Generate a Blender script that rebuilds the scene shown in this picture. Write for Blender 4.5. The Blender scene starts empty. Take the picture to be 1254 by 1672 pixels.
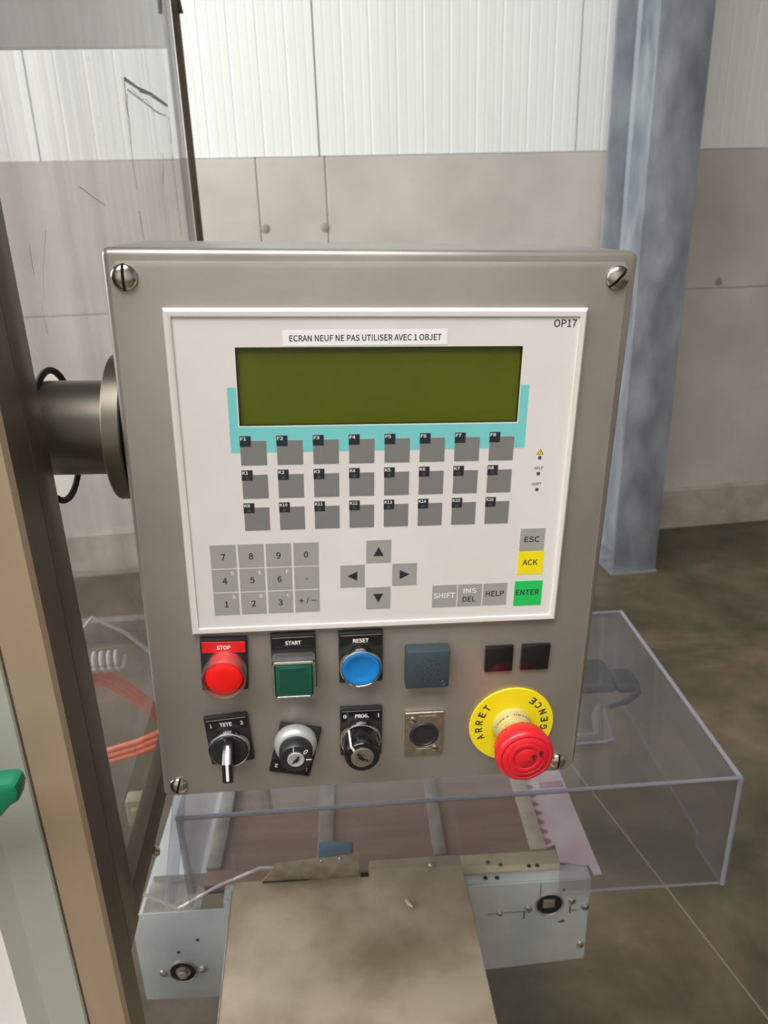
import bpy, bmesh, math, random
from mathutils import Matrix, Vector
random.seed(7)
SC = bpy.context.scene
COL = SC.collection
PI = math.pi

# ------------------------------------------------------------------ camera
cam_d = bpy.data.cameras.new('camera')
cam = bpy.data.objects.new('camera', cam_d); COL.objects.link(cam)
cam_d.sensor_fit = 'VERTICAL'; cam_d.sensor_height = 36.0; cam_d.sensor_width = 27.0
cam_d.lens = 1229.0 / 1672 * 36.0
cam_d.clip_start = 0.02; cam_d.clip_end = 60
R = ((0.9898676, -0.0758320, 0.1200481), (-0.1390113, -0.3451884, 0.9281815), (-0.0289467, -0.9354648, -0.3522323))
cam.matrix_world = Matrix(((R[0][0], -R[0][1], -R[0][2], 0), (R[1][0], -R[1][1], -R[1][2], 0), (R[2][0], -R[2][1], -R[2][2], 1.6), (0, 0, 0, 1)))
cam_d.dof.use_dof = True; cam_d.dof.focus_distance = 0.47; cam_d.dof.aperture_fstop = 15
SC.camera = cam
# ------------------------------------------------------------------ world, lights, exposure
w = bpy.data.worlds.new('hall_air'); SC.world = w; w.use_nodes = True
w.node_tree.nodes['Background'].inputs[0].default_value = (0.80, 0.82, 0.84, 1)
w.node_tree.nodes['Background'].inputs[1].default_value = 0.35
def area(name, loc, target, sx, sy, power, col):
    d = bpy.data.lights.new(name, 'AREA'); d.shape = 'RECTANGLE'; d.size = sx; d.size_y = sy
    d.energy = power; d.color = col
    o = bpy.data.objects.new(name, d); COL.objects.link(o); o.location = loc
    o.rotation_euler = (Vector(target) - Vector(loc)).to_track_quat('-Z', 'Y').to_euler()
    return o
area('skylight_rear', (-1.8, -1.6, 5.3), (-1.8, -1.6, 0), 5.0, 2.6, 350, (1.0, 0.982, 0.965))  # added overhead lamp behind the camera for the hall's soft daylight
area('skylight_middle', (-2.6, 2.1, 5.3), (-2.6, 2.1, 0), 3.0, 1.4, 60, (0.95, 0.98, 1.0))  # added overhead lamp, set left so the column shades the wall
area('skylight_bay', (-5.2, 1.2, 3.2), (2.0, 2.6, 1.6), 3.4, 2.6, 330, (0.98, 0.99, 1.0))  # added side lamp, grazing the back wall so the column shades it
SC.view_settings.view_transform = 'Standard'; SC.view_settings.look = 'None'
SC.view_settings.gamma = 1.0; SC.view_settings.use_curve_mapping = False
SC.view_settings.exposure = 0.22

# ------------------------------------------------------------------ materials
def s2l(c): return tuple(((v / 255 + 0.055) / 1.055) ** 2.4 if v > 10 else v / 255 / 12.92 for v in c)
def mat(name, rgb, rough=0.5, metal=0.0, var=0.0, scale=8.0, rgb2=None, stretch=(1, 1, 1), bump=0.0, coat=0.0, spec=0.5, detail=4.0, lo=0.35, hi=0.7, rvar=0.0, bscale=None, emit=0.0, trans=0.0):
    m = bpy.data.materials.new(name); m.use_nodes = True
    nt = m.node_tree; N = nt.nodes; L = nt.links; p = N['Principled BSDF']
    c = s2l(rgb)
    p.inputs['Base Color'].default_value = (*c, 1); p.inputs['Roughness'].default_value = rough
    p.inputs['Metallic'].default_value = metal; p.inputs['Coat Weight'].default_value = coat; p.inputs['Coat Roughness'].default_value = 0.06
    p.inputs['Specular IOR Level'].default_value = spec
    if trans: p.inputs['Transmission Weight'].default_value = trans
    if emit: p.inputs['Emission Color'].default_value = (*c, 1); p.inputs['Emission Strength'].default_value = emit
    if var or rgb2 or bump or rvar:
        tc = N.new('ShaderNodeTexCoord'); mp = N.new('ShaderNodeMapping'); mp.inputs['Scale'].default_value = stretch
        L.new(tc.outputs['Object'], mp.inputs['Vector'])
        nz = N.new('ShaderNodeTexNoise'); nz.inputs['Scale'].default_value = scale; nz.inputs['Detail'].default_value = detail
        L.new(mp.outputs[0], nz.inputs['Vector'])
        if var or rgb2:
            r = N.new('ShaderNodeValToRGB'); r.color_ramp.elements[0].position = lo; r.color_ramp.elements[1].position = hi
            c2 = s2l(rgb2) if rgb2 else tuple(x * (1 - var) for x in c)
            r.color_ramp.elements[0].color = (*c2, 1); r.color_ramp.elements[1].color = (*c, 1)
            L.new(nz.outputs['Fac'], r.inputs['Fac']); L.new(r.outputs[0], p.inputs['Base Color'])
        if rvar:
            mr = N.new('ShaderNodeMapRange'); mr.inputs[1].default_value = 0.3; mr.inputs[2].default_value = 0.7
            mr.inputs[3].default_value = rough - rvar; mr.inputs[4].default_value = rough + rvar
            L.new(nz.outputs['Fac'], mr.inputs[0]); L.new(mr.outputs[0], p.inputs['Roughness'])
        if bump:
            n2 = N.new('ShaderNodeTexNoise'); n2.inputs['Scale'].default_value = bscale or scale * 3; n2.inputs['Detail'].default_value = 5
            L.new(mp.outputs[0], n2.inputs['Vector'])
            b = N.new('ShaderNodeBump'); b.inputs['Strength'].default_value = bump; b.inputs['Distance'].default_value = 0.002
            L.new(n2.outputs['Fac'], b.inputs['Height']); L.new(b.outputs[0], p.inputs['Normal'])
    return m
def clear_mat(name, tint, haze=0.05, hazecol=(210, 208, 210), gloss=1.0, rough=0.02, streak=None):
    m = bpy.data.materials.new(name); m.use_nodes = True; nt = m.node_tree; N = nt.nodes; L = nt.links; N.clear()
    out = N.new('ShaderNodeOutputMaterial'); tr = N.new('ShaderNodeBsdfTransparent'); tr.inputs[0].default_value = (*s2l(tint), 1)
    df = N.new('ShaderNodeBsdfDiffuse'); df.inputs[0].default_value = (*s2l(hazecol), 1)
    gl = N.new('ShaderNodeBsdfGlossy'); gl.inputs['Roughness'].default_value = rough
    m1 = N.new('ShaderNodeMixShader'); m1.inputs[0].default_value = haze
    L.new(tr.outputs[0], m1.inputs[1]); L.new(df.outputs[0], m1.inputs[2])
    if streak:
        tc = N.new('ShaderNodeTexCoord'); mp = N.new('ShaderNodeMapping'); mp.inputs['Scale'].default_value = streak
        nz = N.new('ShaderNodeTexNoise'); nz.inputs['Scale'].default_value = 6; nz.inputs['Detail'].default_value = 6
        mr = N.new('ShaderNodeMapRange'); mr.inputs[1].default_value = 0.35; mr.inputs[2].default_value = 0.75
        mr.inputs[3].default_value = haze * 0.6; mr.inputs[4].default_value = haze * 1.7
        L.new(tc.outputs['Object'], mp.inputs[0]); L.new(mp.outputs[0], nz.inputs['Vector']); L.new(nz.outputs['Fac'], mr.inputs[0]); L.new(mr.outputs[0], m1.inputs[0])
    fr = N.new('ShaderNodeFresnel'); ge = N.new('ShaderNodeNewGeometry')   # same reflectance on both sides of the thin sheet
    io = N.new('ShaderNodeMapRange'); io.inputs[3].default_value = 1.5; io.inputs[4].default_value = 1 / 1.5; L.new(ge.outputs['Backfacing'], io.inputs[0]); L.new(io.outputs[0], fr.inputs[0])
    mu = N.new('ShaderNodeMath'); mu.operation = 'MULTIPLY'; mu.inputs[1].default_value = gloss; L.new(fr.outputs[0], mu.inputs[0])
    m2 = N.new('ShaderNodeMixShader'); L.new(mu.outputs[0], m2.inputs[0]); L.new(m1.outputs[0], m2.inputs[1]); L.new(gl.outputs[0], m2.inputs[2])
    L.new(m2.outputs[0], out.inputs[0]); return m

M = {}
M['steel'] = mat('brushed_steel', (178, 172, 164), 0.45, 0.45, rgb2=(166, 159, 151), scale=9, bump=0.06, bscale=160, rvar=0.05, detail=6)
M['steel_body'] = mat('steel_housing', (172, 165, 156), 0.36, 0.6, rgb2=(156, 149, 140), scale=14, rvar=0.05)
M['tube'] = mat('satin_steel_tube', (128, 122, 112), 0.38, 0.9, rgb2=(112, 106, 96), scale=30, stretch=(0.4, 1, 1), rvar=0.05)
M['screw'] = mat('screw_steel', (215, 208, 198), 0.22, 1.0, rgb2=(190, 180, 168), scale=300)
M['dark'] = mat('dark_gap', (28, 26, 24), 0.6)
M['bezel'] = mat('bezel_plastic', (230, 224, 218), 0.42, coat=0.15)
M['membrane'] = mat('membrane', (232, 227, 223), 0.5, rgb2=(226, 220, 216), scale=14, detail=2)
M['teal'] = mat('teal_print', (122, 208, 208), 0.5)
M['key'] = mat('key_grey', (128, 126, 124), 0.45)
M['key2'] = mat('key_light_grey', (165, 162, 156), 0.5)
M['tag'] = mat('key_tag_black', (35, 42, 48), 0.45)
M['ink'] = mat('black_ink', (40, 40, 44), 0.6)
M['inkblue'] = mat('navy_ink', (52, 50, 74), 0.6)
M['white'] = mat('white_print', (238, 238, 236), 0.5)
M['paper'] = mat('white_paper', (248, 247, 246), 0.5)
M['yellow'] = mat('key_yellow', (250, 228, 10), 0.5)
M['green'] = mat('key_green', (28, 200, 92), 0.5)
M['lcd'] = mat('lcd_glass', (86, 99, 6), 0.3, rgb2=(78, 86, 0), scale=5, coat=0.25, spec=0.3)
M['lcdwall'] = mat('lcd_recess', (40, 44, 8), 0.5)  # recess walls coloured dark for the shading at the display edge
M['led'] = mat('indicator_lens', (76, 72, 70), 0.4)
M['black'] = mat('black_plastic', (40, 41, 43), 0.42)
M['blackgloss'] = mat('black_gloss', (22, 22, 24), 0.2, coat=0.4)
M['chrome'] = mat('chrome', (225, 224, 222), 0.12, 1.0)
M['satin'] = mat('satin_aluminium', (205, 205, 205), 0.42, 0.5)
M['redlabel'] = mat('red_label', (225, 30, 32), 0.45)
M['red'] = mat('red_lens', (250, 14, 12), 0.35, coat=0.3)
M['pinkclear'] = clear_mat('clear_red_guard', (252, 222, 216), 0.10, (240, 200, 192), 1.8, 0.05)
M['greenlens'] = mat('green_lens', (8, 92, 70), 0.25, coat=0.5)
M['greenlens2'] = mat('green_lens_centre', (4, 78, 62), 0.3, coat=0.5)
M['blue'] = mat('blue_button', (16, 126, 205), 0.4, coat=0.2)
M['estopred'] = mat('red_mushroom', (222, 28, 44), 0.35, coat=0.25)
M['estopyellow'] = mat('yellow_disc', (248, 226, 18), 0.5)
M['collar'] = mat('collar_yellow', (206, 184, 96), 0.25, rgb2=(188, 176, 130), scale=90, coat=0.6)
M['collarclear'] = mat('collar_pale', (200, 188, 128), 0.15, coat=0.6)
M['buzzer'] = mat('slate_plastic', (58, 72, 77), 0.5)
M['nickel'] = mat('nickel', (196, 186, 174), 0.3, 0.9, rgb2=(170, 160, 148), scale=200)
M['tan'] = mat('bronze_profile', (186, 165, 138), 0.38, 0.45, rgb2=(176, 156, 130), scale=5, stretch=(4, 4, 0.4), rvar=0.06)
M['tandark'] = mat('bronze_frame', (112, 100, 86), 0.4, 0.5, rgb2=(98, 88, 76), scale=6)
M['greyprof'] = mat('grey_green_profile', (176, 178, 168), 0.4, 0.2)
M['handle_green'] = mat('green_handle', (8, 122, 86), 0.4, coat=0.2)
M['rubber'] = mat('black_rubber', (14, 14, 14), 0.8)
M['pane'] = clear_mat('clear_guard_pane', (240, 238, 239), 0.30, (206, 203, 204), 1.0, 0.03, streak=(1, 3, 0.35))
M['cover'] = clear_mat('clear_cover', (240, 239, 240), 0.05, (190, 186, 188), 1.0, 0.03)
M['coveredge'] = clear_mat('clear_cover_edge', (186, 186, 200), 0.28, (205, 205, 216), 1.2, 0.15)
M['clearbar'] = clear_mat('clear_bar', (238, 238, 243), 0.10, (215, 215, 222), 1.3, 0.1)
M['galv'] = mat('galvanised_plate', (188, 193, 191), 0.45, 0.3, rgb2=(160, 167, 170), scale=7, rvar=0.08, lo=0.3, hi=0.6)
M['belt'] = mat('brown_board', (142, 116, 100), 0.55, rgb2=(120, 98, 86), scale=10, stretch=(0.5, 5, 1))
M['rail'] = mat('grey_rail', (160, 158, 150), 0.5, 0.2, rgb2=(120, 118, 110), scale=30)
M['railcream'] = mat('cream_rail', (198, 190, 172), 0.5, rgb2=(168, 158, 140), scale=25)
M['cream'] = mat('cream_plate', (190, 184, 152), 0.5, rgb2=(168, 162, 132), scale=14)
M['fringe'] = mat('milky_strip', (214, 202, 204), 0.5, rgb2=(188, 166, 172), scale=12)
M['pinkmark'] = mat('pink_stain', (196, 140, 158), 0.6, rgb2=(160, 118, 138), scale=60)
M['plate'] = mat('worn_steel_plate', (172, 158, 136), 0.45, 0.4, rgb2=(134, 119, 97), scale=13, detail=7, rvar=0.1, lo=0.32, hi=0.62)
M['bracket'] = mat('bright_bracket', (204, 198, 186), 0.4, 0.6, rgb2=(160, 150, 136), scale=60)
M['sensorblue'] = mat('blue_sensor', (40, 116, 158), 0.5)
M['cablewhite'] = mat('white_cable', (206, 200, 194), 0.5)
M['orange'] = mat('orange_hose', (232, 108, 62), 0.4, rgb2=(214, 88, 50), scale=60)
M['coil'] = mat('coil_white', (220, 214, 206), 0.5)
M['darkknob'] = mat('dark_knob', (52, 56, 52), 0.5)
M['concrete'] = mat('concrete_panel', (196, 190, 182), 0.85, rgb2=(172, 164, 155), scale=2.2, detail=8, bump=0.12, bscale=14, lo=0.25, hi=0.65)
M['cladding'] = mat('white_cladding', (228, 231, 226), 0.5, rgb2=(222, 226, 221), scale=2, stretch=(6, 1, 0.3))
M['kerb'] = mat('kerb_concrete', (188, 180, 166), 0.85, rgb2=(150, 142, 128), scale=6, detail=8, bump=0.2)
M['floorline'] = mat('floor_joint', (132, 122, 102), 0.8)
M['joint'] = mat('joint_mortar', (150, 138, 124), 0.9)
M['galvcol'] = mat('galvanised_column', (150, 156, 160), 0.6, 0.15, rgb2=(102, 109, 117), scale=9, detail=8, stretch=(1, 1, 0.45), lo=0.3, hi=0.7, rvar=0.1)
M['roomwall'] = mat('hall_wall', (196, 194, 188), 0.8)
M['roof'] = mat('hall_roof', (150, 150, 148), 0.8)
M['header'] = mat('grey_header', (214, 217, 214), 0.6)

# floor: smooth stained concrete
def floor_mat():
    m = bpy.data.materials.new('stained_floor'); m.use_nodes = True; nt = m.node_tree; N = nt.nodes; L = nt.links; p = N['Principled BSDF']
    tc = N.new('ShaderNodeTexCoord')
    n1 = N.new('ShaderNodeTexNoise'); n1.inputs['Scale'].default_value = 2.4; n1.inputs['Detail'].default_value = 9; n1.inputs['Roughness'].default_value = 0.62; n1.inputs['Distortion'].default_value = 0.6
    n2 = N.new('ShaderNodeTexNoise'); n2.inputs['Scale'].default_value = 5.5; n2.inputs['Detail'].default_value = 8
    L.new(tc.outputs['Object'], n1.inputs[0]); L.new(tc.outputs['Object'], n2.inputs[0])
    r = N.new('ShaderNodeValToRGB'); e = r.color_ramp.elements
    e[0].position = 0.30; e[0].color = (*s2l((62, 58, 46)), 1); e[1].position = 0.72; e[1].color = (*s2l((120, 108, 90)), 1)
    k = e.new(0.48); k.color = (*s2l((84, 77, 60)), 1); k = e.new(0.60); k.color = (*s2l((104, 89, 71)), 1)
    L.new(n1.outputs['Fac'], r.inputs[0])
    r2 = N.new('ShaderNodeValToRGB'); r2.color_ramp.elements[0].position = 0.36; r2.color_ramp.elements[0].color = (0.72, 0.72, 0.68, 1); r2.color_ramp.elements[1].position = 0.6; r2.color_ramp.elements[1].color = (1, 1, 1, 1)
    L.new(n2.outputs['Fac'], r2.inputs[0])
    mx = N.new('ShaderNodeMix'); mx.data_type = 'RGBA'; mx.blend_type = 'MULTIPLY'; mx.inputs[0].default_value = 1
    L.new(r.outputs[0], mx.inputs[6]); L.new(r2.outputs[0], mx.inputs[7]); L.new(mx.outputs[2], p.inputs['Base Color'])
    p.inputs['Roughness'].default_value = 0.38
    return m
M['floor'] = floor_mat()

# ------------------------------------------------------------------ builders
import os
FONT = None; FONTB = None
try:
    FONT = bpy.data.fonts.load(os.path.join(bpy.utils.resource_path('LOCAL'), 'datafiles', 'fonts', 'Noto Sans CJK Regular.woff2'))
except Exception: FONT = None
class B:
    def __init__(s, mats, k=1.0):
        s.bm = bmesh.new(); s.mats = mats if isinstance(mats, (list, tuple)) else [mats]; s.k = k
    def _mi(s, faces, m):
        for f in faces: f.material_index = m
    def box(s, x0, x1, y0, y1, z0, z1, m=0, bev=0.0, seg=2, rot=None, piv=None):
        vs = [s.bm.verts.new((x, y, z)) for x in (x0, x1) for y in (y0, y1) for z in (z0, z1)]
        F = [(0, 1, 3, 2), (4, 6, 7, 5), (0, 4, 5, 1), (2, 3, 7, 6), (0, 2, 6, 4), (1, 5, 7, 3)]
        fs = [s.bm.faces.new([vs[i] for i in f]) for f in F]; s._mi(fs, m)
        if rot is not None:
            piv = Vector(piv or ((x0 + x1) / 2, (y0 + y1) / 2, (z0 + z1) / 2))
            for v in vs: v.co = rot @ (v.co - piv) + piv
        if bev:
            ed = list({e for f in fs for e in f.edges})
            r = bmesh.ops.bevel(s.bm, geom=ed, offset=bev, segments=seg, profile=0.5, affect='EDGES'); s._mi(r['faces'], m)
        return s
    def prism(s, pts, y0, y1, m=0, axis='y', bev=0.0):
        # polygon in (x, z) extruded along y (or pts in (y,z) along x, (x,y) along z)
        def P(a, b, c): return {'y': (a, c, b), 'x': (c, a, b), 'z': (a, b, c)}[axis]
        A = [s.bm.verts.new(P(a, b, y0)) for a, b in pts]; C = [s.bm.verts.new(P(a, b, y1)) for a, b in pts]
        n = len(pts); fs = [s.bm.faces.new(A), s.bm.faces.new(C[::-1])]
        for i in range(n): fs.append(s.bm.faces.new((A[i], C[i], C[(i + 1) % n], A[(i + 1) % n])))
        s._mi(fs, m)
        bmesh.ops.recalc_face_normals(s.bm, faces=fs)
        if bev:
            ed = list({e for f in fs[:2] for e in f.edges})
            r = bmesh.ops.bevel(s.bm, geom=ed, offset=bev, segments=2, profile=0.5, affect='EDGES'); s._mi(r['faces'], m)
        return s
    def lathe(s, prof, c, axis='y', n=40, m=0, ms=None):
        # prof: (radius, along-axis) ; revolve around axis through c
        rings = []
        for r, h in prof:
            ring = []
            for i in range(n):
                a = 2 * PI * i / n; u, v = r * math.cos(a), r * math.sin(a)
                p = {'y': (c[0] + u, c[1] + h, c[2] + v), 'x': (c[0] + h, c[1] + u, c[2] + v), 'z': (c[0] + u, c[1] + v, c[2] + h)}[axis]
                ring.append(s.bm.verts.new(p))
            rings.append(ring)
        fs = []
        for k in range(len(rings) - 1):
            mm = ms[k] if ms else m
            for i in range(n):
                f = s.bm.faces.new((rings[k][i], rings[k][(i + 1) % n], rings[k + 1][(i + 1) % n], rings[k + 1][i])); f.material_index = mm; fs.append(f)
        for ring, mm in ((rings[0], ms[0] if ms else m), (rings[-1], ms[-1] if ms else m)):
            if len({tuple(round(q, 7) for q in v.co) for v in ring}) > 2:
                f = s.bm.faces.new(ring); f.material_index = mm; fs.append(f)
        bmesh.ops.recalc_face_normals(s.bm, faces=fs)
        return s
    def tube(s, path, r, m=0, n=10):
        pts = [Vector(p) for p in path]; rings = []
        for i, p in enumerate(pts):
            t = (pts[min(i + 1, len(pts) - 1)] - pts[max(i - 1, 0)]).normalized()
            a = t.cross(Vector((0, 0, 1)));
            if a.length < 0.1: a = t.cross(Vector((0, 1, 0)))
            a.normalize(); b = t.cross(a)
            rr = r[i] if isinstance(r, (list, tuple)) else r
            rings.append([s.bm.verts.new(p + a * rr * math.cos(2 * PI * k / n) + b * rr * math.sin(2 * PI * k / n)) for k in range(n)])
        fs = []
        for k in range(len(rings) - 1):
            for i in range(n): fs.append(s.bm.faces.new((rings[k][i], rings[k][(i + 1) % n], rings[k + 1][(i + 1) % n], rings[k + 1][i])))
        fs += [s.bm.faces.new(rings[0]), s.bm.faces.new(rings[-1])]
        s._mi(fs, m); bmesh.ops.recalc_face_normals(s.bm, faces=fs); return s
    def text(s, txt, x, z, y, h, m=0, wd=None, align='c', rot=0.0, frame=None, off=0.007):
        # lettering on a plane facing -y; x, z = centre (or left) of the text, h its cap height, wd its width
        cu = bpy.data.curves.new('t', 'FONT'); cu.body = txt; cu.size = 1; cu.resolution_u = 3; cu.fill_mode = 'FRONT'; cu.offset = off
        if FONT: cu.font = FONT
        o = bpy.data.objects.new('t', cu); COL.objects.link(o)
        dg = bpy.context.evaluated_depsgraph_get(); me = bpy.data.meshes.new_from_object(o.evaluated_get(dg))
        xs = [v.co.x for v in me.vertices]; ys = [v.co.y for v in me.vertices]
        x0, x1, y0, y1 = min(xs), max(xs), min(ys), max(ys)
        if txt in ('-', '.', "'"): y0, y1 = 0, 0.69
        ky = h / (y1 - y0); kx = (wd / (x1 - x0)) if wd else ky
        cx = (x0 + x1) / 2 if align == 'c' else x0; cy = (y0 + y1) / 2
        ca, sa = math.cos(rot), math.sin(rot); vs = []
        for v in me.vertices:
            u, w_ = (v.co.x - cx) * kx, (v.co.y - cy) * ky
            U, W = u * ca - w_ * sa, u * sa + w_ * ca
            vs.append(s.bm.verts.new(frame(U, W) if frame else (x + U, y, z + W)))
        for p in me.polygons:
            try: f = s.bm.faces.new([vs[i] for i in p.vertices]); f.material_index = m
            except ValueError: pass
        bpy.data.objects.remove(o); bpy.data.meshes.remove(me); bpy.data.curves.remove(cu)
        return s
    def move(s, mtx):
        bmesh.ops.transform(s.bm, matrix=mtx, verts=s.bm.verts); return s
    def done(s, name, parent=None, label=None, off=None, smooth=35, kind=None):
        if s.k != 1.0: bmesh.ops.scale(s.bm, vec=(s.k,) * 3, verts=s.bm.verts)
        me = bpy.data.meshes.new(name); s.bm.to_mesh(me); s.bm.free()
        for m in s.mats: me.materials.append(m)
        if smooth: me.shade_smooth(); me.set_sharp_from_angle(angle=math.radians(smooth))
        o = bpy.data.objects.new(name, me); COL.objects.link(o)
        if parent is not None:
            o.parent = parent
            if 'base' in parent.keys(): o.location = -Vector(parent['base'])
        if label: o['label'] = label
        if kind: o['kind'] = kind
        return o
def tag(o, label, cat, group=None):
    o['label'] = label; o['category'] = cat
    if group: o['group'] = group
    return o
def rz(a): return Matrix.Rotation(a, 4, 'Z')
YN = math.radians(-2.02); YM = math.radians(-5.3)
FN = Matrix.Translation((-0.06207, 0.43787, 0)) @ rz(YN)      # guard machine frame
FM = rz(YM)                                                    # conveyor frame
FW = Matrix.Identity(4)
def thing(name, label, cat, frame=FW, base=(0, 0, 0), group=None):
    o = bpy.data.objects.new(name, None); COL.objects.link(o); o.empty_display_size = 0.05
    o.matrix_world = frame @ Matrix.Translation(base); o['base'] = base
    return tag(o, label, cat, group)
def single(b, name, label, cat, frame, base, group=None):      # a thing that is one mesh
    b.move(Matrix.Translation(-Vector(base))); o = b.done(name); o.matrix_world = frame @ Matrix.Translation(base)
    return tag(o, label, cat, group)
def struct(b, name, parent=None, kind='structure'):
    return b.done(name, parent, kind=kind if parent is None else None)

# ------------------------------------------------------------------ the hall
struct(B(M['floor']).box(-6, 7, -5, 3.95, -0.12, 0), 'floor')
b = B(M['floorline'])
b.prism([(0.8015, 1.90), (0.8045, 1.90), (0.9515, 0.78), (0.9485, 0.78)], 0, 0.0012, axis='z')
b.done('trim_1', kind='structure')
struct(B(M['roof']).box(-6, 7, -5, 3.95, 5.5, 5.62), 'ceiling')
struct(B(M['roomwall']).box(-6.12, -6, -5, 3.95, 0, 5.5), 'wall_left')
struct(B(M['roomwall']).box(7, 7.12, -5, 3.95, 0, 5.5), 'wall_right')
struct(B(M['roomwall']).box(-6, 7, -5.12, -5, 0, 5.5), 'wall_front')
wb = struct(B(M['roomwall']).box(-6, 7, 3.78, 3.95, 0, 5.5), 'wall_back')
XJ = 0.236
def cladding(x0, x1, z0, z1):
    b = B(M['cladding']); pts = [(x0 + 0.003, 3.66)]
    n = 10; p = (x1 - x0) / n
    for i in range(n):
        a = x0 + i * p
        if i: pts += [(a - 0.005, 3.66), (a - 0.002, 3.6612), (a + 0.002, 3.6612), (a + 0.005, 3.66)]
        pts += [(a + p * 0.33, 3.66), (a + p * 0.35, 3.6604), (a + p * 0.40, 3.6604), (a + p * 0.42, 3.66)]
        pts += [(a + p * 0.66, 3.66), (a + p * 0.68, 3.6604), (a + p * 0.73, 3.6604), (a + p * 0.75, 3.66)]
    pts += [(x1 - 0.003, 3.66), (x1 - 0.003, 3.775), (x0 + 0.003, 3.775)]
    b.prism(pts, z0, z1, axis='z'); b.done('cladding_panel', wb, smooth=0)
for k in range(-5, 6):
    x0 = max(XJ + 1.176 * k, -5.98); x1 = min(XJ + 1.176 * (k + 1), 6.98)
    if x1 > x0 + 0.2: cladding(x0, x1, 1.9075, 5.48)
def cpanel(x0, x1, z0, z1):
    B(M['concrete']).box(x0 + 0.0015, x1 - 0.0015, 3.652, 3.775, z0 + 0.001, z1 - 0.001, bev=0.003, seg=1).done('concrete_panel', wb)
for a, c_ in ((-5.98, -2.2), (-2.2, -0.045), (-0.045, 0.258), (0.258, 1.60), (1.60, 4.2), (4.2, 6.98)): cpanel(a, c_, 1.272, 1.905)
for a, c_ in ((-5.98, -2.2), (-2.2, 1.60), (1.60, 6.98)): cpanel(a, c_, 0.0, 1.272)
for x, z in ((-0.025, 1.615), (0.243, 1.612), (2.19, 1.305)):
    B([M['joint'], M['dark']]).lathe([(0.0001, -0.004), (0.014, -0.004), (0.02, -0.001), (0.022, 0.004)], (x, 3.652, z), n=14).done('plug', wb)
b = B(M['kerb'])
b.prism([(3.655, 0.0), (3.625, 0.0), (3.628, 0.215), (3.640, 0.228), (3.655, 0.228)], -5.98, 6.98, axis='x')
b.done('baseboard_back', kind='structure')

# steel column
sc_ = thing('steel_column', 'galvanised grey steel I-section column standing against the concrete wall', 'column', FW, (1.615, 3.325, 0))
b = B(M['galvcol'])
b.box(1.506, 1.724, 3.120, 3.136, 0.012, 5.45, bev=0.002); b.done('front_flange', sc_)
B(M['galvcol']).box(1.506, 1.724, 3.514, 3.530, 0.012, 5.45, bev=0.002).done('rear_flange', sc_)
b = B(M['galvcol']); b.prism([(1.609, 3.136), (1.621, 3.136), (1.621, 3.500), (1.635, 3.514), (1.595, 3.514), (1.609, 3.500)], 0.012, 5.45, axis='z'); b.done('web', sc_)
B(M['galvcol']).box(1.50, 1.73, 3.115, 3.54, 0.0, 0.012).done('base_plate', sc_)
b = B([M['rail'], M['rail']]); b.box(1.755, 1.785, 3.32, 3.35, 0.0, 0.20).box(1.725, 1.79, 3.31, 3.36, 0.20, 0.235, bev=0.003)
b.done('side_bracket', sc_)

# ------------------------------------------------------------------ guard enclosure at the left
en = thing('machine_enclosure', 'bronze framed machine guard with large clear scratched side pane at the left', 'machine guard', FN, (-0.09, 0.3, 0))
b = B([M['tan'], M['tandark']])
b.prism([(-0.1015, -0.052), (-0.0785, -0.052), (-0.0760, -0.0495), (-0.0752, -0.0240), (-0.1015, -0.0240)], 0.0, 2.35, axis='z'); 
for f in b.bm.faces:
    if f.normal.x > 0.9: f.material_index = 1  # shade painted in: the side facing the dim hall gets darker bronze
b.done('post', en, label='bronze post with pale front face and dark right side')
B(M['tandark']).box(-0.087, -0.0750, -0.0232, 0.0035, 1.122, 2.35, bev=0.0006).done('stile', en)
B(M['tandark']).box(-0.087, -0.0750, 0.0035, 0.868, 1.126, 1.156, bev=0.0006).done('bottom_rail', en)
b = B([M['tandark'], M['bracket']]); b.box(-0.0872, -0.0765, 0.863, 0.869, 1.156, 2.35, bev=0.0006)
b.done('far_stile', en)
b = B(M['tandark']); b.tube([(-0.080, 0.84, 1.925), (-0.075, 0.855, 1.918), (-0.073, 0.862, 1.900)], 0.003).lathe([(0.0001, -0.006), (0.005, -0.005), (0.005, 0.0)], (-0.074, 0.842, 1.925), axis='x', n=12)
b.done('hinge_clip', en)
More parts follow.
